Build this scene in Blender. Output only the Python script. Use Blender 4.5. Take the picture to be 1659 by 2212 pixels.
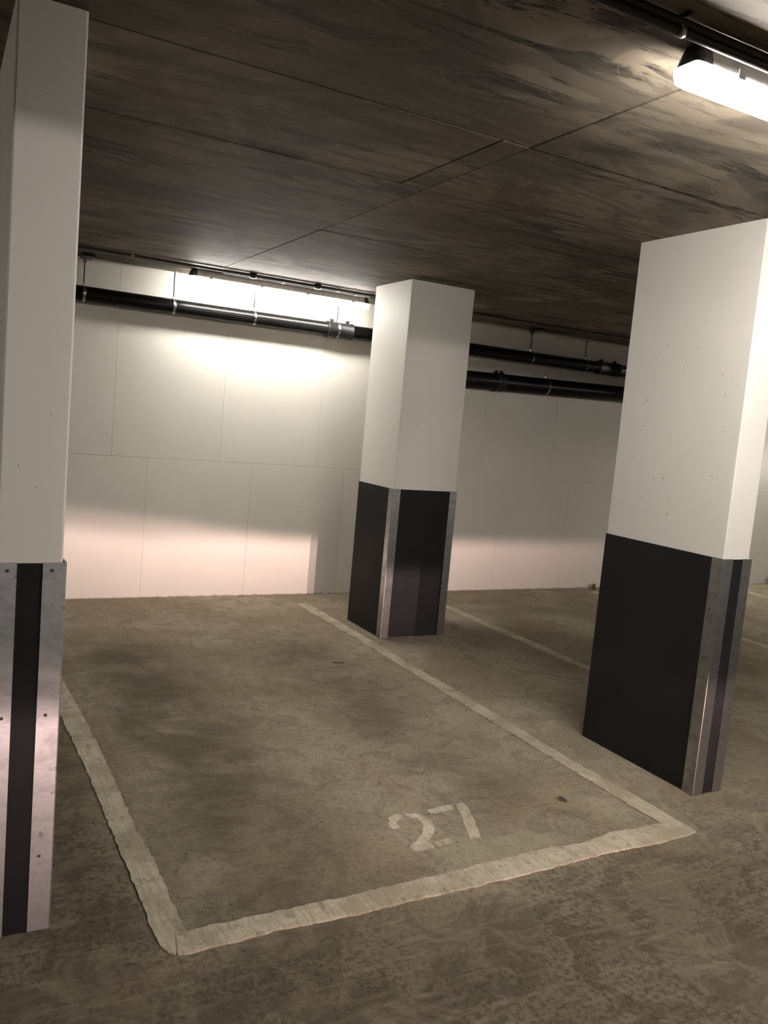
import bpy, bmesh, math, random
from mathutils import Vector, Matrix
from mathutils.geometry import tessellate_polygon
random.seed(27)
scene = bpy.context.scene
for o in list(bpy.data.objects): bpy.data.objects.remove(o)
col = scene.collection

# ------------------------------------------------------------------ camera
cam_data = bpy.data.cameras.new('camera')
cam = bpy.data.objects.new('camera', cam_data); col.objects.link(cam)
yaw, pitch, roll = math.radians(28.6521), math.radians(-6.1675), math.radians(5.0727)
fwd = Vector((math.sin(yaw)*math.cos(pitch), math.cos(yaw)*math.cos(pitch), math.sin(pitch)))
rt = Vector((math.cos(yaw), -math.sin(yaw), 0)); up = rt.cross(fwd)
r2 = rt*math.cos(roll) + up*math.sin(roll); u2 = -rt*math.sin(roll) + up*math.cos(roll)
m = Matrix.Identity(4)
for i in range(3):
    m[i][0] = r2[i]; m[i][1] = u2[i]; m[i][2] = -fwd[i]
m.translation = (0, 0, 1.65)
cam.matrix_world = m
cam_data.sensor_fit = 'VERTICAL'; cam_data.sensor_height = 36.0; cam_data.lens = 29.492
cam_data.clip_start = 0.05; cam_data.clip_end = 100
scene.camera = cam

# ------------------------------------------------------------------ world, exposure, lamps
world = bpy.data.worlds.new('world'); scene.world = world; world.use_nodes = True
world.node_tree.nodes['Background'].inputs[0].default_value = (0.02, 0.02, 0.02, 1)
world.node_tree.nodes['Background'].inputs[1].default_value = 0.2
scene.view_settings.view_transform = 'Standard'
scene.view_settings.look = 'None'
scene.view_settings.gamma = 1.0
scene.view_settings.exposure = 0.0
scene.view_settings.use_curve_mapping = False

TUBE_COLOUR = (1.0, 0.942, 0.872)
OLD_TUBE_COLOUR = (1.0, 0.965, 0.89)
TUBE_STRENGTH = 122.0
OLD_TUBE_STRENGTH = 76.0      # the tired tube at the back wall
HEAD_COLOUR = (1.0, 0.71, 0.66)
HEAD_POWER = 9800.0
scene.cycles.max_bounces = 5; scene.cycles.diffuse_bounces = 4; scene.cycles.glossy_bounces = 2; scene.cycles.use_light_tree = False

def headlight(x, y, z):
    """dipped beam of the car waiting in the aisle: sharp cut-off, kicked up to the left"""
    ld = bpy.data.lights.new('car_headlight', 'SPOT')
    ld.energy = HEAD_POWER; ld.color = HEAD_COLOUR
    ld.spot_size = math.radians(44); ld.spot_blend = 0.6; ld.shadow_soft_size = 0.035
    ld.use_nodes = True
    nt = ld.node_tree; em = nt.nodes['Emission']
    geo = nt.nodes.new('ShaderNodeNewGeometry'); sep = nt.nodes.new('ShaderNodeSeparateXYZ')
    nt.links.new(geo.outputs['Incoming'], sep.inputs[0])
    def mth(op, a, b=None, clamp=False):
        n = nt.nodes.new('ShaderNodeMath'); n.operation = op; n.use_clamp = clamp
        for k, v in enumerate((a, b)):
            if v is None: continue
            if isinstance(v, (int, float)): n.inputs[k].default_value = v
            else: nt.links.new(v, n.inputs[k])
        return n.outputs[0]
    el = mth('DIVIDE', sep.outputs[2], sep.outputs[1])
    az = mth('DIVIDE', sep.outputs[0], sep.outputs[1])
    kick = mth('MULTIPLY', mth('MAXIMUM', mth('SUBTRACT', 0.02, az), 0.0), 0.12)
    edge = mth('ADD', kick, -0.0085)
    below = mth('SUBTRACT', edge, el)
    t = mth('ADD', mth('DIVIDE', below, 0.012), 0.5, True)
    sm = nt.nodes.new('ShaderNodeMapRange'); sm.interpolation_type = 'SMOOTHSTEP'
    nt.links.new(t, sm.inputs['Value'])
    # a real dipped beam is strongest right under its cut-off and fades towards the road
    fade = mth('POWER', 2.718, mth('MULTIPLY', mth('MAXIMUM', below, 0.0), -26.0))
    side = mth('POWER', 2.718, mth('MULTIPLY', mth('POWER', mth('DIVIDE', mth('ADD', mth('MULTIPLY', mth('MAXIMUM', az, 0.0), 7.5), mth('MULTIPLY', mth('MINIMUM', az, 0.0), -13.5)), 1.0), 2.0), -0.5))
    val = mth('MULTIPLY', mth('MULTIPLY', sm.outputs['Result'], fade), side)
    nt.links.new(val, em.inputs['Strength'])
    o = bpy.data.objects.new('car_headlight', ld); col.objects.link(o)
    o.location = (x, y, z); o.rotation_euler = (math.radians(90), 0, 0)
    return o
headlight(2.54, -10.3, 0.65)
headlight(1.29, -10.3, 0.65)

# ------------------------------------------------------------------ materials
def new_mat(name):
    mt = bpy.data.materials.new(name); mt.use_nodes = True
    nt = mt.node_tree; b = nt.nodes['Principled BSDF']
    return mt, nt, b
def matte(nt, b, colour, normal=None):
    """swap the principled shader for a plain matte one"""
    d = nt.nodes.new('ShaderNodeBsdfDiffuse'); nt.links.new(colour, d.inputs['Color']); d.inputs['Roughness'].default_value = 0.0
    if normal is not None: nt.links.new(normal, d.inputs['Normal'])
    nt.links.new(d.outputs[0], nt.nodes['Material Output'].inputs['Surface']); nt.nodes.remove(b)
class N:
    """terse node helper"""
    def __init__(s, nt, dim='3D'): s.nt = nt; s.dim = dim
    def node(s, t, **kw):
        n = s.nt.nodes.new(t)
        for k, v in kw.items(): setattr(n, k, v)
        return n
    def put(s, sock, v):
        if hasattr(v, 'is_output'): s.nt.links.new(v, sock)
        elif isinstance(v, (tuple, list)) and len(v) == 3 and sock.type == 'RGBA': sock.default_value = (*v, 1)
        else: sock.default_value = v
    def math(s, op, a, b=0.0, clamp=False):
        n = s.node('ShaderNodeMath', operation=op, use_clamp=clamp); s.put(n.inputs[0], a); s.put(n.inputs[1], b); return n.outputs[0]
    def mix(s, f, a, b, mode='MIX'):
        n = s.node('ShaderNodeMix', data_type='RGBA', blend_type=mode); s.put(n.inputs[0], f); s.put(n.inputs[6], a); s.put(n.inputs[7], b); return n.outputs[2]
    def noise(s, vec, scale, detail=4, rough=0.55, dist=0.0):
        n = s.node('ShaderNodeTexNoise', noise_dimensions=s.dim); s.put(n.inputs['Vector'], vec)
        n.inputs['Scale'].default_value = scale; n.inputs['Detail'].default_value = detail
        n.inputs['Roughness'].default_value = rough; n.inputs['Distortion'].default_value = dist
        return n.outputs['Fac']
    def voronoi(s, vec, scale, feature='F1', out='Distance'):
        n = s.node('ShaderNodeTexVoronoi', feature=feature, voronoi_dimensions=s.dim); s.put(n.inputs['Vector'], vec); n.inputs['Scale'].default_value = scale
        return n.outputs[out]
    def ramp(s, f, lo, hi, a=0.0, b=1.0):
        n = s.node('ShaderNodeMapRange', interpolation_type='SMOOTHSTEP'); s.put(n.inputs[0], f)
        for k, v in zip((1, 2, 3, 4), (lo, hi, a, b)): n.inputs[k].default_value = v
        return n.outputs[0]
    def mapping(s, vec, scale=(1, 1, 1), loc=(0, 0, 0), rot=(0, 0, 0)):
        n = s.node('ShaderNodeMapping'); s.put(n.inputs[0], vec)
        n.inputs['Scale'].default_value = scale; n.inputs['Location'].default_value = loc; n.inputs['Rotation'].default_value = rot
        return n.outputs[0]
    def pos(s): return s.node('ShaderNodeNewGeometry').outputs['Position']
    def sep(s, v): 
        n = s.node('ShaderNodeSeparateXYZ'); s.put(n.inputs[0], v); return n.outputs
    def vadd(s, a, b):
        n = s.node('ShaderNodeVectorMath', operation='ADD'); s.put(n.inputs[0], a); s.put(n.inputs[1], b); return n.outputs[0]
    def bump(s, h, strength, dist=0.002, normal=None):
        n = s.node('ShaderNodeBump'); s.put(n.inputs['Height'], h); n.inputs['Strength'].default_value = strength; n.inputs['Distance'].default_value = dist
        if normal is not None: s.put(n.inputs['Normal'], normal)
        return n.outputs[0]

def mat_floor():
    mt, nt, b = new_mat('floor_concrete'); n = N(nt, '2D'); p = n.pos(); X, Y, Z = n.sep(p)
    big = n.noise(p, 1.25, 3, 0.6); mid = n.noise(p, 5.0, 4, 0.74, 0.6); fine = n.noise(p, 48, 3, 0.78)
    trowel = n.noise(n.mapping(p, (5.0, 38, 1), rot=(0, 0, 0.22)), 1.0, 1, 0.6)
    c = n.mix(n.ramp(big, 0.36, 0.64), (0.255, 0.217, 0.158), (0.345, 0.300, 0.226))
    c = n.mix(n.ramp(mid, 0.44, 0.64, 0.0, 0.48), c, (0.160, 0.135, 0.099))
    c = n.mix(n.ramp(n.noise(n.vadd(p, (7, 3, 0)), 1.5, 2), 0.50, 0.70, 0, 0.40), c, (0.215, 0.160, 0.108))
    # tyre tracks: dirt rubbed in along the bay
    wob = n.math('MULTIPLY', n.math('SUBTRACT', n.noise(p, 1.8, 3), 0.5), 0.6)
    patch = n.ramp(n.noise(n.vadd(p, (1.3, 0.2, 0)), 2.3, 3, 0.7), 0.34, 0.60)
    def track(xc, w, y0, y1, k):
        d = n.math('ABSOLUTE', n.math('SUBTRACT', n.math('ADD', X, wob), xc))
        t = n.math('MULTIPLY', n.ramp(d, w, w*0.2), n.math('MULTIPLY', n.ramp(Y, y0, y0+0.5), n.ramp(Y, y1+0.3, y1-0.3)))
        return n.math('MULTIPLY', n.math('MULTIPLY', t, n.math('ADD', n.math('MULTIPLY', patch, 0.65), 0.35)), k)
    c = n.mix(track(1.10, 0.46, 2.0, 5.7, 0.72), c, (0.100, 0.083, 0.063))
    c = n.mix(track(2.30, 0.42, 2.4, 5.6, 0.50), c, (0.092, 0.076, 0.055))
    # worn, pitted aisle surface in front of and beside the bay
    aisle = n.math('MAXIMUM', n.ramp(n.math('ADD', Y, n.math('MULTIPLY', wob, 0.6)), 2.75, 1.95), n.ramp(n.math('ADD', X, n.math('MULTIPLY', wob, 0.3)), 0.85, 0.50))
    c = n.mix(n.math('MULTIPLY', aisle, 0.74), c, n.mix(n.ramp(mid, 0.42, 0.60), (0.118, 0.096, 0.071), (0.060, 0.048, 0.037)))
    pits = n.math('MULTIPLY', n.math('MULTIPLY', aisle, n.ramp(fine, 0.48, 0.60)), n.ramp(patch, 0.2, 1.0, 0.08, 0.60))
    c = n.mix(pits, c, (0.044, 0.035, 0.027))
    c = n.mix(n.ramp(fine, 0.42, 0.70, 0, 0.40), c, (0.100, 0.080, 0.056))
    c = n.mix(n.ramp(trowel, 0.50, 0.75, 0, 0.16), c, (0.31, 0.26, 0.18))
    # pale cement smear under the painted number
    px = n.math('ABSOLUTE', n.math('SUBTRACT', n.math('ADD', X, n.math('MULTIPLY', wob, .8)), 2.06)); py = n.math('ABSOLUTE', n.math('SUBTRACT', n.math('ADD', Y, n.math('MULTIPLY', n.math('SUBTRACT', mid, 0.5), .25)), 2.53))
    sm = n.math('MULTIPLY', n.ramp(px, 0.32, 0.20), n.ramp(py, 0.10, 0.05))
    c = n.mix(n.math('MULTIPLY', sm, 0.35), c, (0.33, 0.285, 0.21))
    # one oil drip on a cleaned patch
    dv = n.node('ShaderNodeVectorMath', operation='DISTANCE'); n.put(dv.inputs[0], p); dv.inputs[1].default_value = (2.59, 2.80, 0)
    dd = n.math('ADD', dv.outputs['Value'], n.math('MULTIPLY', n.math('SUBTRACT', mid, 0.5), 0.16))
    c = n.mix(n.ramp(dd, 0.15, 0.06, 0, 0.5), c, (0.30, 0.245, 0.17)); c = n.mix(n.ramp(dd, 0.045, 0.02, 0, 0.85), c, (0.045, 0.034, 0.024))
    # dark specks and drips
    sp = n.math('MULTIPLY', n.ramp(n.math('ADD', n.voronoi(p, 9.0), n.math('MULTIPLY', fine, 0.05)), 0.085, 0.055), n.ramp(mid, 0.50, 0.54))
    c = n.mix(n.math('MULTIPLY', sp, 0.6), c, (0.045, 0.036, 0.028))
    matte(nt, b, c, n.bump(fine, 0.40, 0.004))
    return mt

def mat_ceiling():
    mt, nt, b = new_mat('ceiling_concrete'); n = N(nt, '2D'); p = n.pos()
    rnd = n.node('ShaderNodeObjectInfo').outputs['Random']
    off = n.node('ShaderNodeCombineXYZ'); n.put(off.inputs[0], n.math('MULTIPLY', rnd, 13.0)); n.put(off.inputs[1], n.math('MULTIPLY', rnd, 7.0))
    q = n.vadd(p, off.outputs[0])
    big = n.noise(n.vadd(p, (5.2, 2.9, 0)), 1.0, 3, 0.62, 0.8)
    streak = n.noise(n.mapping(q, (1.1, 8.5, 1), rot=(0, 0, 0.05)), 1.0, 4, 0.68, 0.8)
    swirl = n.noise(n.mapping(q, (0.9, 2.0, 1)), 1.2, 3, 0.5, 2.6)
    fine = n.noise(n.mapping(q, (8, 60, 1), rot=(0, 0, 0.03)), 1.0, 2, 0.7)
    zone = n.ramp(n.noise(n.vadd(p, (3.1, 0.4, 0)), 1.1, 2), 0.44, 0.58)      # where the shutter oil left grain
    c = n.mix(n.ramp(big, 0.36, 0.64), (0.104, 0.086, 0.064), (0.205, 0.172, 0.131))
    c = n.mix(n.math('MULTIPLY', n.ramp(streak, 0.51, 0.60, 0, 0.88), n.math('ADD', n.math('MULTIPLY', zone, 0.65), 0.35)), c, (0.050, 0.042, 0.033))
    c = n.mix(n.math('MULTIPLY', n.math('MULTIPLY', n.ramp(fine, 0.46, 0.60), n.ramp(streak, 0.49, 0.58, 0, 0.9)), n.math('ADD', n.math('MULTIPLY', zone, 0.7), 0.3)), c, (0.025, 0.021, 0.017))
    # pale laitance swirls and oil shadows left by the shutter boards
    c = n.mix(n.ramp(n.math('ABSOLUTE', n.math('SUBTRACT', swirl, 0.53)), 0.016, 0.0, 0, 0.40), c, (0.20, 0.17, 0.132))
    c = n.mix(n.ramp(swirl, 0.50, 0.36, 0, 0.50), c, (0.060, 0.052, 0.043))
    c = n.mix(n.ramp(n.math('ABSOLUTE', n.math('SUBTRACT', swirl, 0.44)), 0.010, 0.0, 0, 0.35), c, (0.045, 0.038, 0.030))
    c = n.mix(n.ramp(n.noise(n.vadd(p, (4, 9, 0)), 0.9, 1), 0.52, 0.72, 0, 0.40), c, (0.100, 0.072, 0.052))
    sp = n.math('MULTIPLY', n.ramp(n.math('ADD', n.voronoi(q, 7.0), n.math('MULTIPLY', fine, 0.06)), 0.065, 0.045), n.ramp(streak, 0.50, 0.54))
    c = n.mix(sp, c, (0.02, 0.017, 0.014))
    c = n.mix(1.0, c, n.mix(rnd, (0.86, 0.86, 0.86), (1.1, 1.1, 1.1)), 'MULTIPLY')
    nt.links.new(c, b.inputs['Base Color']); b.inputs['Roughness'].default_value = 0.68; b.inputs['Specular IOR Level'].default_value = 0.20
    return mt

def mat_paint(name, colour, foot=True, rough=0.55):
    """white masonry paint on concrete, scuffed and splashed near the floor"""
    mt, nt, b = new_mat(name); n = N(nt); p = n.pos(); X, Y, Z = n.sep(p)
    big = n.noise(p, 1.3, 2, 0.6); fine = n.noise(p, 60, 2, 0.6)
    c = n.mix(n.ramp(big, 0.3, 0.7), colour, tuple(k*0.95 for k in colour))
    pit = n.math('MULTIPLY', n.ramp(n.noise(p, 52, 0), 0.845, 0.865), n.ramp(big, 0.46, 0.5))
    c = n.mix(n.math('MULTIPLY', pit, 0.6), c, (0.22, 0.19, 0.16))
    if foot:
        g = n.math('ADD', Z, n.math('MULTIPLY', n.math('SUBTRACT', n.noise(p, 16, 3, 0.7), 0.5), 0.045))
        c = n.mix(n.ramp(g, 0.016, 0.002, 0, 0.6), c, (0.16, 0.125, 0.085))
        spl = n.math('MULTIPLY', n.ramp(fine, 0.64, 0.70), n.ramp(Z, 0.14, 0.0))
        c = n.mix(n.math('MULTIPLY', spl, 0.6), c, (0.25, 0.2, 0.15))
    nrm = n.bump(fine, 0.05, 0.004)
    if foot: matte(nt, b, c, nrm)
    else:
        nt.links.new(c, b.inputs['Base Color']); nt.links.new(nrm, b.inputs['Normal']); b.inputs['Roughness'].default_value = rough; b.inputs['Specular IOR Level'].default_value = 0.35
    return mt

def mat_simple(name, colour, rough=0.5, metal=0.0, spec=0.5, var=0.12, bump=0.0, scale=30):
    mt, nt, b = new_mat(name); n = N(nt); p = n.pos()
    k = n.noise(p, scale, 2, 0.6)
    c = n.mix(n.ramp(k, 0.3, 0.7), tuple(v*(1-var) for v in colour), tuple(v*(1+var) for v in colour))
    nt.links.new(c, b.inputs['Base Color']); b.inputs['Metallic'].default_value = metal
    n.put(b.inputs['Roughness'], n.ramp(k, 0.3, 0.7, rough*0.9, min(1, rough*1.1))); b.inputs['Specular IOR Level'].default_value = spec
    if bump: nt.links.new(n.bump(k, bump, 0.002), b.inputs['Normal'])
    return mt

def mat_galvanised(name, lo, hi, r0, r1):
    mt, nt, b = new_mat(name); n = N(nt); p = n.pos()
    sp = n.node('ShaderNodeTexVoronoi'); n.put(sp.inputs['Vector'], p); sp.inputs['Scale'].default_value = 60
    spang = n.sep(sp.outputs['Color'])[0]
    cl = n.noise(n.mapping(p, (9, 9, 16)), 1.0, 5, 0.65, 0.5); scr = n.noise(n.mapping(p, (20, 20, 170)), 1.0, 3, 0.6)
    c = n.mix(n.ramp(cl, 0.3, 0.72), lo, hi)
    c = n.mix(n.math('MULTIPLY', spang, 0.22), c, tuple(k*1.15 for k in hi))
    c = n.mix(n.ramp(scr, 0.64, 0.74, 0, 0.5), c, tuple(k*1.25 for k in hi))
    c = n.mix(n.ramp(n.noise(p, 24, 3), 0.64, 0.72, 0, 0.55), c, (0.14, 0.12, 0.11))
    nt.links.new(c, b.inputs['Base Color']); b.inputs['Metallic'].default_value = 0.97
    n.put(b.inputs['Roughness'], n.ramp(cl, 0.3, 0.7, r0, r1))
    nt.links.new(n.bump(n.math('ADD', cl, n.math('MULTIPLY', spang, 0.15)), 0.12, 0.003), b.inputs['Normal'])
    return mt

def mat_guard():
    mt, nt, b = new_mat('black_guard_board'); n = N(nt); p = n.pos()
    k = n.noise(p, 5, 5, 0.6); sc = n.noise(n.mapping(p, (30, 30, 260)), 1.0, 2, 0.5)
    c = n.mix(n.ramp(k, 0.3, 0.7), (0.0085, 0.0085, 0.009), (0.0135, 0.013, 0.0135))
    c = n.mix(n.math('MULTIPLY', n.ramp(sc, 0.80, 0.84), 0.3), c, (0.16, 0.155, 0.15))
    nt.links.new(c, b.inputs['Base Color']); n.put(b.inputs['Roughness'], n.ramp(k, 0.3, 0.7, 0.60, 0.70)); b.inputs['Specular IOR Level'].default_value = 0.2
    return mt

def mat_marking(name, k):
    """thick worn line paint: dragged ribs across, dirt in the hollows"""
    mt, nt, b = new_mat(name); n = N(nt, '2D'); p = n.pos()
    big = n.noise(p, 4.5, 4, 0.7); fine = n.noise(p, 85, 3, 0.8); st = n.noise(n.mapping(p, (75, 7, 1), rot=(0, 0, 0.3)), 1.0, 3, 0.7)
    c = n.mix(n.ramp(big, 0.34, 0.66), tuple(v*k for v in (0.34, 0.295, 0.222)), tuple(v*k for v in (0.47, 0.42, 0.33)))
    c = n.mix(n.ramp(st, 0.46, 0.66, 0, 0.42), c, (0.26, 0.22, 0.165))
    c = n.mix(n.ramp(fine, 0.52, 0.68, 0, 0.50), c, (0.20, 0.165, 0.12))
    c = n.mix(n.ramp(n.noise(p, 17, 2), 0.62, 0.72, 0, 0.45), c, (0.17, 0.14, 0.10))
    matte(nt, b, c, n.bump(n.math('ADD', fine, st), 0.6, 0.005))
    return mt

def mat_emit(name, colour, strength, sample=True):
    mt, nt, b = new_mat(name); n = N(nt)
    if not sample: mt.cycles.emission_sampling = 'NONE'
    b.inputs['Base Color'].default_value = (0.8, 0.8, 0.8, 1)
    n.put(b.inputs['Emission Color'], colour); b.inputs['Emission Strength'].default_value = strength
    return mt

M = dict(
    floor=mat_floor(), ceiling=mat_ceiling(),
    wall=mat_paint('white_wall_paint', (0.70, 0.665, 0.605)),
    pillar=mat_paint('white_pillar_paint', (0.71, 0.675, 0.625), foot=False),
    guard=mat_guard(), galv=mat_galvanised('galvanised_steel', (0.25, 0.25, 0.245), (0.40, 0.40, 0.395), 0.38, 0.28),
    scuffed=mat_galvanised('scuffed_galvanised_steel', (0.36, 0.355, 0.36), (0.60, 0.595, 0.60), 0.50, 0.40), mark=mat_marking('worn_line_paint', 1.06), stencil=mat_marking('stencil_paint', 1.25),
    screw=mat_simple('dark_screw', (0.09, 0.082, 0.078), 0.45, 0.7),
    pipe=mat_simple('black_pipe_plastic', (0.004, 0.0038, 0.0038), 0.30, 0.0, 0.25, 0.02),
    rubber=mat_simple('black_coupling_rubber', (0.006, 0.0058, 0.0058), 0.5, 0.0, 0.35, 0.1),
    zinc=mat_simple('zinc_clamp', (0.36, 0.35, 0.33), 0.28, 1.0, 0.5, 0.12),
    rod=mat_simple('threaded_rod_steel', (0.06, 0.055, 0.05), 0.42, 0.6),
    conduit=mat_simple('conduit_steel', (0.030, 0.028, 0.027), 0.45, 0.3),
    housing=mat_simple('grey_light_housing', (0.36, 0.345, 0.335), 0.5),
    endcap=mat_simple('black_light_end', (0.016, 0.015, 0.015), 0.5),
    frost=mat_emit('glowing_diffuser_end', TUBE_COLOUR, 2.0, False),
    tube=mat_emit('glowing_diffuser', TUBE_COLOUR, TUBE_STRENGTH),
    old_tube=mat_emit('glowing_old_diffuser', OLD_TUBE_COLOUR, OLD_TUBE_STRENGTH),
    debris=mat_simple('dry_leaf', (0.12, 0.075, 0.04), 0.8, bump=0.3),
    soot=mat_simple('dark_rubber_scrap', (0.018, 0.016, 0.015), 0.8, bump=0.3),
)

# ------------------------------------------------------------------ builders
class MB:
    def __init__(s): s.bm = bmesh.new()
    def box(s, x0, x1, y0, y1, z0, z1, bev=0.0, seg=1):
        t = bmesh.new(); vs = [t.verts.new((x, y, z)) for x in (x0, x1) for y in (y0, y1) for z in (z0, z1)]
        for f in ((0, 1, 3, 2), (4, 6, 7, 5), (0, 4, 5, 1), (2, 3, 7, 6), (0, 2, 6, 4), (1, 5, 7, 3)): t.faces.new([vs[i] for i in f])
        if bev: bmesh.ops.bevel(t, geom=list(t.edges), offset=bev, segments=seg, profile=0.5, affect='EDGES')
        s._take(t); return s
    def _take(s, t):
        bmesh.ops.recalc_face_normals(t, faces=t.faces)
        mp = {v: s.bm.verts.new(v.co) for v in t.verts}
        for f in t.faces:
            nf = s.bm.faces.new([mp[v] for v in f.verts]); nf.smooth = f.smooth
        t.free()
    def rings(s, rings, smooth=True, closed=True):
        t = bmesh.new(); R = [[t.verts.new(p) for p in r] for r in rings]; n = len(R[0])
        for a, b_ in zip(R, R[1:]):
            for i in range(n):
                f = t.faces.new((a[i], a[(i+1) % n], b_[(i+1) % n], b_[i])); f.smooth = smooth
        if closed:
            t.faces.new(R[0][::-1]); t.faces.new(R[-1])
        s._take(t); return s
    def lathe(s, axis, prof, centre=(0, 0, 0), seg=28, smooth=True):
        """prof: list of (position along axis, radius)"""
        rr = []
        for a, r in prof:
            ring = []
            for k in range(seg):
                c, d = r*math.cos(2*math.pi*k/seg), r*math.sin(2*math.pi*k/seg)
                p = {'x': (a, c, d), 'y': (c, a, d), 'z': (c, d, a)}[axis]
                ring.append(Vector(p) + Vector(centre))
            rr.append(ring)
        return s.rings(rr, smooth)
    def prism(s, poly, z0, z1, axis='z'):
        rr = []
        for z in (z0, z1):
            rr.append([Vector((x, y, z)) if axis == 'z' else Vector((z, x, y)) for x, y in poly])
        t = bmesh.new(); R = [[t.verts.new(p) for p in r] for r in rr]; n = len(poly)
        for i in range(n): t.faces.new((R[0][i], R[0][(i+1) % n], R[1][(i+1) % n], R[1][i]))
        for tri in tessellate_polygon([[Vector((x, y, 0)) for x, y in poly]]):
            for ring in R: t.faces.new([ring[i] for i in tri])
        s._take(t); return s
    def mesh(s, name):
        me = bpy.data.meshes.new(name); s.bm.to_mesh(me); s.bm.free(); return me

def put(name, me, mat=None, parent=None, loc=(0, 0, 0), rot=(0, 0, 0)):
    if isinstance(me, MB): me = me.mesh(name)
    if mat is not None and not me.materials: me.materials.append(mat)
    o = bpy.data.objects.new(name, me); col.objects.link(o)
    o.location = loc; o.rotation_euler = rot
    if parent is not None: o.parent = parent
    return o
def tag(o, label, cat, group=None):
    o['label'] = label; o['category'] = cat
    if group: o['group'] = group
    return o
def thing(name, label, cat, loc=(0, 0, 0), group=None):
    o = bpy.data.objects.new(name, None); col.objects.link(o); o.location = loc; o.empty_display_size = 0.1
    return tag(o, label, cat, group)
def struct(o): o['kind'] = 'structure'; return o
def copy_tree(o, parent=None):
    c = o.copy(); col.objects.link(c); c.parent = parent
    for ch in list(o.children): copy_tree(ch, c)
    return c

# ------------------------------------------------------------------ the setting
CEIL, WALL = 2.696, 7.0
X0, X1, Y0 = -11.0, 15.0, -15.0
struct(put('floor', MB().box(X0-.2, X1+.2, Y0-.2, WALL+.3, -0.25, 0), M['floor']))
ceiling = struct(put('ceiling', MB().box(X0-.2, X1+.2, Y0-.2, WALL+.3, CEIL+.014, CEIL+.25), M['ceiling']))
# cast formwork panels with open joints, as printed in the slab
xs_cols = [-5.28, -2.88, -0.48, 1.92, 4.32, 6.72, 9.12]
ys_rows = [0.235, 1.435, 2.637, 3.405, 4.56, 5.78, 6.995]
def ceil_panel(a, b_, c, d):
    g = 0.0035; dz = random.uniform(0.0, 0.0025)
    put('formwork_panel', MB().box(a+g, b_-g, c+g, d-g, CEIL+dz, CEIL+.0142, 0.0015), M['ceiling'], ceiling)
for j, (c, d) in enumerate(zip(ys_rows, ys_rows[1:])):
    for a, b_ in zip(xs_cols, xs_cols[1:]):
        if j == 2 and abs(b_-1.92) < .01:
            ceil_panel(a, 1.795, c, d); ceil_panel(1.795, 1.92, c, d)
        else: ceil_panel(a, b_, c, d)

wall = struct(put('wall_back', MB().box(X0, X1, WALL+.004, WALL+.25, 0, CEIL+.014), M['wall']))
def wall_panel(a, b_, c, d):
    dy = random.uniform(-0.0009, 0.0006); g = 0.0006
    put('formwork_panel', MB().box(a+g, b_-g, WALL+dy, WALL+.005, c+g, d-g, 0.0016), M['wall'], wall)
for k in range(-3, 14):
    wall_panel(0.38+.9*k, 1.28+.9*k, 1.18, CEIL)
    wall_panel(0.67+.9*k, 1.57+.9*k, 0.0, 1.18)
struct(put('wall_left', MB().box(X0-.2, X0, Y0, WALL, 0, CEIL+.014), M['wall']))
struct(put('wall_right', MB().box(X1, X1+.2, Y0, WALL, 0, CEIL+.014), M['wall']))
struct(put('wall_front', MB().box(X0, X1, Y0-.2, Y0, 0, CEIL+.014), M['wall']))
struct(put('ceiling_beam', MB().box(X0, X1, -1.0, -0.55, 2.500, CEIL+.02, 0.01), M['ceiling']))

# ------------------------------------------------------------------ pillars with guard boards and steel corner angles
screw_me = None
def screw_mesh():
    global screw_me
    if screw_me is None:
        b_ = MB(); b_.lathe('z', [(-0.002, 0.0), (-0.002, 0.0052), (0.0010, 0.0052), (0.0018, 0.0038), (0.0018, 0.0020), (0.0008, 0.0015), (0.0008, 0.0)], seg=12)
        screw_me = b_.mesh('screw'); screw_me.materials.append(M['screw'])
    return screw_me
LEG, BT, AT, GH = 0.066, 0.006, 0.010, 1.150
def pillar(label, x0, x1, y0, y1, screws, corners, steel='galv'):
    """corners: which vertical edges carry a steel angle (sx, sy)"""
    cx, cy = (x0+x1)/2, (y0+y1)/2
    t = thing('concrete_pillar', label, 'pillar', (cx, cy, 0))
    hx, hy = (x1-x0)/2, (y1-y0)/2
    put('shaft', MB().box(-hx, hx, -hy, hy, 0, CEIL+.008, 0.006, 2), M['pillar'], t)
    g = 0.004
    for s in (-1, 1):
        a, b_ = sorted((s*(hy-.002), s*(hy+BT)))
        put('guard_board', MB().box(-hx-BT*.0, hx, a, b_, g, GH, 0.001), M['guard'], t)
        a, b_ = sorted((s*(hx-.002), s*(hx+BT)))
        put('guard_board', MB().box(a, b_, -hy, hy, g, GH, 0.001), M['guard'], t)
    for (sx, sy) in corners:
        # L section, open inside, slightly rounded outer nose
        ox, oy = hx+AT, hy+AT; ix, iy = hx+BT-.0005, hy+BT-.0005; r = 0.004
        poly = [(ox, oy-LEG), (ox, oy-r), (ox-r*.3, oy-r*.3), (ox-r, oy), (ox-LEG, oy), (ox-LEG, iy), (ix, iy), (ix, oy-LEG)]
        poly = [(sx*a, sy*b_) for a, b_ in poly]
        if sx*sy < 0: poly = poly[::-1]
        an = put('corner_angle', MB().prism(poly, 0.002, GH+.003), M[steel], t)
        for (face, zz) in screws:
            if face == 'y': loc, rot = (sx*(hx-LEG*.62+AT), sy*(hy+AT), zz), (math.radians(90)*(1 if sy < 0 else -1), 0, 0)
            else: loc, rot = (sx*(hx+AT), sy*(hy-LEG*.62+AT), zz), (0, math.radians(90)*sx, 0)
            put('screw', screw_mesh(), None, an, loc, rot)
SA = [('y', 1.13), ('y', 0.69), ('y', 0.245), ('x', 0.908), ('x', 0.467), ('x', 0.026)]
ALL = [(-1, -1), (1, -1), (-1, 1), (1, 1)]
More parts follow.
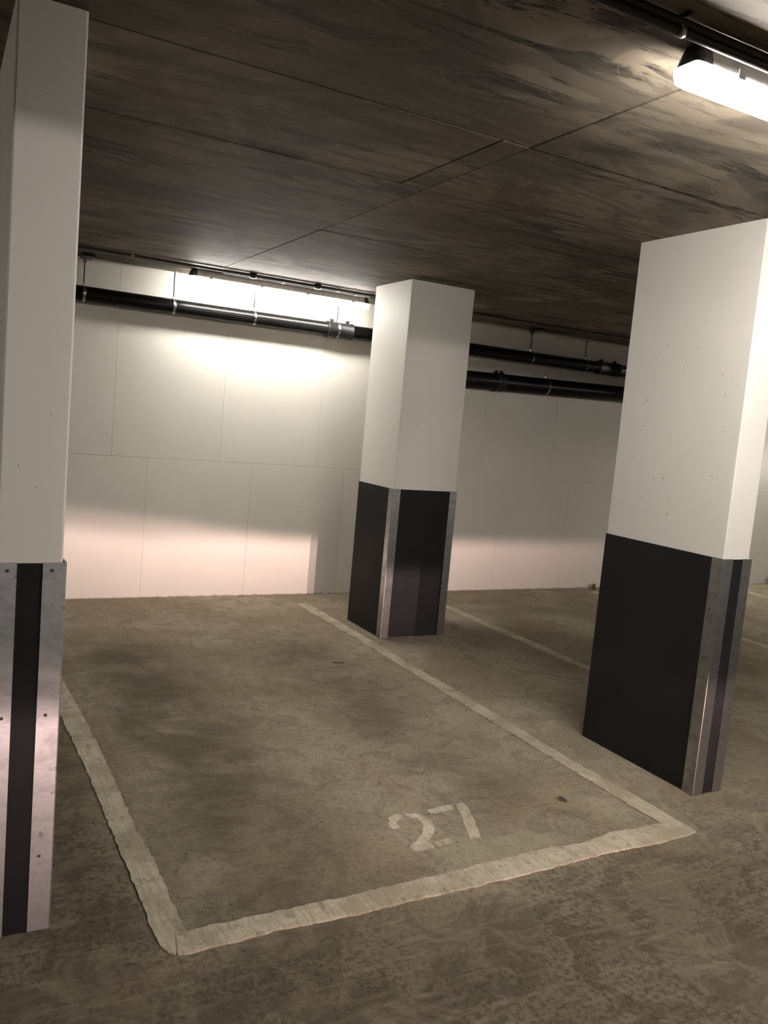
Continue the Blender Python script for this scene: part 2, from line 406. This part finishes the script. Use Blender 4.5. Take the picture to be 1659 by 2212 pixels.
pillar('slim white pillar at the left edge, dark board strip between two scuffed steel angles', 0.171, 0.353, 2.591, 3.37, SA, ALL, 'scuffed')
pillar('square white pillar in the middle, standing close to the back wall', 3.064, 3.618, 5.487, 6.065, SA, [(-1, -1), (1, -1)])
pillar('large near white pillar on the right with a wide black side board', 3.258, 3.437, 2.637, 3.413, SA, [(-1, -1), (1, -1)])

# ------------------------------------------------------------------ floor markings
def densify(pts, step=0.022, amp=0.0042):
    out = []
    for a, b_ in zip(pts, pts[1:]):
        n = max(1, int(math.dist(a, b_)/step)); nx, ny = b_[1]-a[1], a[0]-b_[0]; l = math.hypot(nx, ny) or 1
        for k in range(n):
            t = k/n; w = random.uniform(-amp, amp) if (out or k) else 0
            out.append((a[0]+(b_[0]-a[0])*t+nx/l*w, a[1]+(b_[1]-a[1])*t+ny/l*w))
    out.append(pts[-1]); return out
def strip(left, right, z0, z1, amp=0.0042):
    """ragged paint strip between two edge lines that run the same way"""
    return MB().prism(densify(left, amp=amp) + densify(right, amp=amp)[::-1], z0, z1)
RL = [(2.847, 6.636), (2.842, 6.367), (2.853, 5.678), (2.869, 5.515), (2.865, 5.073), (2.854, 4.582), (2.856, 4.252), (2.861, 3.13), (2.858, 2.911), (2.86, 2.699), (2.869, 2.458)]
RR = [(2.929, 6.644), (2.95, 6.538), (2.953, 5.992), (2.95, 5.704), (2.957, 5.333), (2.948, 5.08), (2.944, 4.737), (2.962, 4.19), (2.945, 3.11), (2.961, 2.879), (2.965, 2.701), (2.966, 2.536), (2.958, 2.46)]
FU = [(2.958, 2.46), (2.869, 2.458), (2.745, 2.456), (2.586, 2.466), (2.382, 2.433), (2.222, 2.452), (1.988, 2.44), (1.731, 2.428), (1.537, 2.425), (1.355, 2.415), (1.096, 2.415), (0.917, 2.415), (0.749, 2.414), (0.712, 2.412)]
FD = [(2.959, 2.35), (2.879, 2.339), (2.722, 2.33), (2.508, 2.343), (2.284, 2.334), (2.074, 2.325), (1.914, 2.324), (1.69, 2.317), (1.495, 2.32), (1.253, 2.311), (1.028, 2.324), (0.891, 2.314), (0.728, 2.31), (0.694, 2.315)]
LL = [(0.635, 6.62), (0.625, 5.5), (0.62, 4.501), (0.632, 4.105), (0.644, 3.595), (0.647, 3.234), (0.646, 2.915), (0.653, 2.618), (0.649, 2.439), (0.655, 2.373), (0.669, 2.332), (0.690, 2.318)]
LR = [(0.715, 6.62), (0.705, 5.6), (0.706, 5.06), (0.713, 4.788), (0.731, 4.274), (0.739, 3.763), (0.738, 3.347), (0.734, 3.112), (0.749, 2.88), (0.746, 2.668), (0.743, 2.478), (0.747, 2.423)]
NU = [(4.275, 6.6), (4.275, 6.438), (4.28, 5.752), (4.289, 5.329), (4.286, 4.912), (4.279, 4.48), (4.28, 3.9)]
ND = [(4.184, 6.6), (4.184, 6.303), (4.182, 5.689), (4.187, 5.347), (4.195, 4.84), (4.200, 4.416), (4.19, 3.9)]
bay = thing('parking_bay_marking', 'thick worn off-white lines framing the empty parking bay in the foreground', 'floor marking', (1.8, 4.4, 0))
def inbay(mb): bmesh.ops.translate(mb.bm, verts=mb.bm.verts, vec=(-1.8, -4.4, 0)); return mb
put('side_line', inbay(strip(LL, LR, 0.0, 0.006)), M['mark'], bay)
put('side_line', inbay(strip(RL, RR, 0.0, 0.005)), M['mark'], bay)
put('front_line', inbay(strip(FU, FD, 0.0, 0.009)), M['mark'], bay)
tag(put('parking_bay_line', strip(NU, ND, 0.0, 0.003), M['mark']), 'off-white floor line running from the middle pillar towards the right pillar', 'floor marking')
tag(put('parking_bay_line', strip([(6.46, 6.83), (6.47, 4.6)], [(6.36, 6.80), (6.37, 4.6)], 0.0, 0.003), M['mark']), 'short tip of white floor line just left of the right pillar', 'floor marking')
tag(put('parking_bay_line', strip([(8.70, 6.64), (8.70, 2.5)], [(8.60, 6.60), (8.60, 2.5)], 0.0, 0.003), M['mark']), 'thin white floor line right of the right pillar at the frame edge', 'floor marking')
DIG = {
'a': [(1.727, 2.887), (1.746, 2.903), (1.768, 2.909), (1.791, 2.903), (1.793, 2.887), (1.788, 2.867), (1.775, 2.863), (1.762, 2.86), (1.752, 2.853), (1.741, 2.839), (1.737, 2.823), (1.74, 2.805), (1.731, 2.8), (1.702, 2.797), (1.697, 2.807), (1.701, 2.827), (1.703, 2.843), (1.716, 2.856), (1.722, 2.868)],
'b': [(1.816, 2.907), (1.834, 2.901), (1.856, 2.891), (1.875, 2.874), (1.883, 2.841), (1.889, 2.808), (1.883, 2.775), (1.869, 2.746), (1.849, 2.719), (1.825, 2.695), (1.799, 2.675), (1.782, 2.673), (1.752, 2.689), (1.778, 2.71), (1.803, 2.735), (1.825, 2.761), (1.84, 2.789), (1.846, 2.818), (1.843, 2.845), (1.824, 2.86), (1.815, 2.876), (1.813, 2.89)],
'c': [(1.755, 2.686), (1.782, 2.673), (1.793, 2.651), (1.789, 2.613), (1.754, 2.612), (1.729, 2.613), (1.699, 2.613), (1.697, 2.632), (1.698, 2.652), (1.728, 2.671)],
'd': [(1.809, 2.652), (1.849, 2.658), (1.885, 2.66), (1.889, 2.649), (1.883, 2.623), (1.86, 2.619), (1.836, 2.623), (1.811, 2.616), (1.806, 2.628)],
'e': [(1.923, 2.9), (1.962, 2.908), (2.008, 2.912), (2.056, 2.913), (2.05, 2.884), (2.039, 2.872), (1.997, 2.871), (1.955, 2.865), (1.929, 2.87), (1.923, 2.884)],
'f': [(2.079, 2.906), (2.11, 2.915), (2.119, 2.903), (2.118, 2.875), (2.108, 2.845), (2.094, 2.808), (2.078, 2.764), (2.051, 2.703), (2.017, 2.624), (1.992, 2.623), (1.966, 2.623), (1.989, 2.681), (2.017, 2.749), (2.041, 2.803), (2.061, 2.856)],
}
num = thing('bay_number', 'stencilled white number 27 painted on the floor of the bay', 'floor marking', (1.9, 2.76, 0))
for k, v in DIG.items():
    mb = MB().prism(densify(v + v[:1], 0.02, 0.0018)[:-1], 0.0, 0.0015); bmesh.ops.translate(mb.bm, verts=mb.bm.verts, vec=(-1.9, -2.76, 0))
    put('stencil_stroke', mb, M['stencil'], num)

# ------------------------------------------------------------------ linear lights
def batten(label, cx, cy, group='batten lights on the ceiling'):
    t = thing('batten_light', label, 'light', (cx, cy, CEIL), group)
    L = 0.785
    hp = [(-.0425, -.058), (.0425, -.058), (.0425, -.044), (.036, -.024), (.027, -.001), (-.027, -.001), (-.036, -.024), (-.0425, -.044)]
    put('housing', MB().prism(hp, -L+.055, L-.055, 'x'), M['housing'], t)
    for s in (-1, 1):
        a, b_ = sorted((s*(L-.055), s*(L-.004)))
        b2 = MB(); sc = 1.0
        rr = []
        for u_, k, dz in ((0, 1.0, 0), (.6, 1.0, 0), (.9, .86, .0), (1.0, .62, .0)):
            xx = s*(L-.055+.051*u_); rr.append([Vector((xx, y*k, -.058+(z+.058)*(1 if k > .9 else .55 if k > .8 else .3))) for y, z in hp])
        b2.rings(rr, smooth=False); put('end_cap', b2, M['endcap'], t)
    dp = [(-.0435, -.058), (-.0425, -.080), (-.036, -.097), (-.024, -.106), (0, -.108), (.024, -.106), (.036, -.097), (.0425, -.080), (.0435, -.058)]
    rr = []
    for xx, k in ((-L+.022, 1), (L-.022, 1)): rr.append([Vector((xx, y, z)) for y, z in dp])
    put('diffuser', MB().rings(rr, closed=False), M['tube'], t)
    for s in (-1, 1):
        rr = []
        for u_, k in ((.022, 1.0), (.008, .985), (.001, .90), (-.002, .74)):
            rr.append([Vector((s*(L-u_), y*k, -.058+(z+.058)*k)) for y, z in dp])
        put('diffuser_end', MB().rings(rr), M['frost'], t)
    for s in (-1, 1):
        for xx in (-.62, -.2, .2, .62):
            y0, y1 = sorted((s*.0425, s*.0462))
            put('clip', MB().box(xx-.014, xx+.014, y0, y1, -.066, -.040, .001), M['housing'], t)
    return t
near = batten('glowing batten light at the upper right corner, nearest to the viewer', 2.485, 1.697)
def another(label, x, y):
    c = copy_tree(near); c.location = (x, y, CEIL); c['label'] = label; return c
back = another('glowing batten light above the black pipe at the back wall', 2.515, 6.66)
for ch in back.children:
    if ch.name.split('.')[0] == 'diffuser':
        ch.material_slots[0].link = 'OBJECT'; ch.material_slots[0].material = M['old_tube']
for x, w in ((-1.5, 'first'), (2.5, 'second'), (4.6, 'third'), (6.7, 'fourth'), (8.8, 'fifth'), (10.9, 'last')):
    another('batten light over the aisle behind the viewer, %s of six from the left' % w, x, -4.2)
another('batten light above the back wall pipes far to the right', 8.9, 6.66)
another('batten light in the row of bays to the left', -4.6, 1.697)
another('batten light above the back wall pipe far to the left', -4.6, 6.66)

# ------------------------------------------------------------------ conduits
def conduit(label, x0, x1, y, z, r, saddles, boxes=(), extra=None):
    t = thing('cable_conduit', label, 'conduit', ((x0+x1)/2, y, z))
    cx = (x0+x1)/2
    put('conduit_tube', MB().lathe('x', [(x0-cx, r), (x1-cx, r)], seg=14), M['conduit'], t)
    if extra: put('conduit_tube', MB().lathe('x', [(x0-cx, extra[2]), (x1-cx, extra[2])], (0, extra[0], extra[1]), seg=14), M['conduit'], t)
    for sx in saddles:
        b_ = MB(); b_.lathe('x', [(-.009, r+.0006), (-.009, r+.003), (.009, r+.003), (.009, r+.0006)], seg=14)
        b_.box(-.009, .009, -r-.018, r, CEIL-z-.003, CEIL-z-.0005)
        if CEIL-z > .03: b_.lathe('z', [(r+.001, .006), (CEIL-z-.001, .006)], seg=10)      # stand-off stud
        put('saddle_clip', b_, M['zinc'], t, (sx-cx, 0, 0))
    for bx in boxes:
        b_ = MB(); b_.lathe('z', [(-.018, .026), (-.016, .029), (CEIL-z, .029)], seg=18); b_.lathe('z', [(-.0195, .0), (-.0195, .022), (-.018, .022)], seg=18)
        put('junction_box', b_, M['conduit'], t, (bx-cx, 0, 0))
    return t
ZC = CEIL-.0155
conduit('thin steel conduit along the ceiling in front of the back wall', -6, 12, 6.43, ZC, .0105, [-2.2, -.5, 1.25, 2.9, 4.93, 5.76, 7.3, 9.0], [2.17, 2.72])
conduit('second thin conduit beside the back wall light, parallel to the longer one', 1.95, 3.9, 6.50, ZC, .009, [2.45, 3.1, 3.6])
conduit('dark steel conduit running past the near ceiling light, top right', -6, 12, 1.609, CEIL-.040, .0105, [-1.5, .3, 1.585, 2.6, 4.6, 6.6], extra=(.004, .0235, .0125))

# ------------------------------------------------------------------ drain pipes on the back wall
def clamp_mesh(r):
    b_ = MB(); b_.lathe('x', [(-.009, r+.0005), (-.0105, r+.0045), (-.0075, r+.0035), (0, r+.0030), (.0075, r+.0035), (.0105, r+.0045), (.009, r+.0005)], seg=36)
    for s in (-1, 1):                       # bolted ears of the two-piece band
        b_.box(-.011, .011, s*(r+.011)-.010, s*(r+.011)+.010, -.004, .004, .001)
        b_.lathe('z', [(-.012, .005), (.012, .005)], (0, s*(r+.013), 0), 8)
    b_.lathe('z', [(r+.002, .010), (r+.022, .010)], seg=6, smooth=False)
    return b_
def coupling_mesh(r, w):
    b_ = MB(); b_.lathe('x', [(-w, r+.0005), (-w, r+.010), (-w+.012, r+.011), (-w+.014, r+.006), (w-.014, r+.006), (w-.012, r+.011), (w, r+.010), (w, r+.0005)], seg=36)
    for s in (-1, 1):                       # screw lugs on the tightening band
        b_.box(s*w*.62-.012, s*w*.62-.004, -.012, .012, r+.006, r+.030, .002); b_.box(s*w*.62+.004, s*w*.62+.012, -.012, .012, r+.006, r+.030, .002)
        b_.lathe('x', [(s*w*.62-.022, .0045), (s*w*.62+.022, .0045)], (0, 0, r+.019), 8)
    return b_
def pipe(label, x0, x1, y, z, r, clamps, couplings, tilt=0.0, elbow=False, plates=(), wallmount=False):
    cx = (x0+x1)/2; t = thing('drain_pipe', label, 'pipe', (cx, y, z)); t.rotation_euler = (0, -tilt, 0)
    put('pipe_run', MB().lathe('x', [(x0-cx, r), (x1-cx, r)], seg=40), M['pipe'], t)
    cm, km = clamp_mesh(r).mesh('clamp'), None
    cm.materials.append(M['zinc'])
    big = clamp_mesh(r+.0065).mesh('clamp'); big.materials.append(M['zinc'])
    for xx in clamps:
        c = put('pipe_clamp', big if any(abs(xx-k) < w for k, w in couplings) else cm, None, t, (xx-cx, 0, 0))
        if wallmount:
            put('wall_stud', MB().lathe('y', [(r+.002, .006), (WALL-y-.0015, .006)], seg=10), M['rod'], c); continue
        top = CEIL - z - math.tan(tilt)*(xx-cx) - .0015
        put('hanger_rod', MB().lathe('z', [(r+.012, .0048), (top, .0048)], seg=10), M['rod'], c, rot=(0, tilt, 0))
        if xx in plates:
            put('ceiling_plate', MB().box(-.035, .05, -.16, .02, top-.022, top, .003).box(-.012, .012, -.02, .02, top-.045, top-.02, .003), M['rod'], c, rot=(0, tilt, 0))
        else:
            put('ceiling_plate', MB().lathe('z', [(top-.006, .016), (top, .018)], seg=16), M['zinc'], c, rot=(0, tilt, 0))
    for (xx, w) in couplings:
        put('pipe_coupling', coupling_mesh(r, w), M['rubber'], t, (xx-cx, 0, 0))
    if elbow:
        rr = []; R = r*1.25; n = 10
        for k in range(n+1):
            a = k/n*math.pi/2; c0 = Vector((x0-cx, R, 0)); ctr = c0 + Vector((-math.sin(a)*R, -math.cos(a)*R, 0)); tan = Vector((-math.cos(a), math.sin(a), 0)); nr = Vector((-math.sin(a), -math.cos(a), 0))
            rr.append([ctr + nr*(r+.003)*math.cos(q) + Vector((0, 0, (r+.003)*math.sin(q))) for q in [2*math.pi*i/32 for i in range(32)]])
        put('elbow', MB().rings(rr), M['pipe'], t)
    return t
pipe('long black drain pipe high on the back wall, the upper one', -8, 14.5, 6.91, 2.412, .0605, [-1.5, .995, 1.682, 2.36, 3.135, 5.292, 6.007, 7.6, 9.4], [(3.16, .125), (6.33, .15)], plates=(.995, 5.292))
pipe('thick black drain pipe between middle and right pillars, the lower one', 4.05, 9.2, 6.895, 2.164, .083, [5.51, 7.4, 8.9], [(4.92, .05)], tilt=.0195, elbow=True, wallmount=True)

# ------------------------------------------------------------------ litter at the foot of the wall
def lump(name, x, y, sx, sy, sz, mat, label, cat):
    b_ = bmesh.new(); bmesh.ops.create_icosphere(b_, subdivisions=2, radius=1.0)
    for v in b_.verts:
        k = 1 + random.uniform(-.22, .22); v.co = Vector((v.co.x*sx*k, v.co.y*sy*k, max(0.0, (v.co.z*k+.8)*sz)))
    mb = MB(); mb.bm.free(); mb.bm = b_
    return tag(put(name, mb, mat, loc=(x, y, 0)), label, cat)
lump('dry_leaf', 6.52, 6.93, .028, .02, .035, M['debris'], 'small crumpled brown leaf at the foot of the back wall', 'leaf')
lump('rubber_scrap', 9.50, 6.93, .05, .03, .06, M['soot'], 'larger dark scrap at the back wall, far right edge', 'litter')
lump('rubber_scrap', 9.72, 6.90, .05, .035, .035, M['soot'], 'lower dark scrap at the back wall, cut by the frame edge', 'litter')
tw = MB(); tw.rings([[Vector((x, y + .004*math.cos(q), .004 + .004*math.sin(q))) for q in [i*math.pi/3 for i in range(6)]] for x, y in ((-.05, .01), (-.02, -.002), (.02, 0), (.05, .012))]); bmesh.ops.scale(tw.bm, verts=tw.bm.verts, vec=(.75, .75, .75))
tag(put('twig', tw, M['soot'], loc=(2.46, 4.96, 0), rot=(0, 0, -.5)), 'tiny dark twig on the bay floor left of the middle pillar', 'twig')
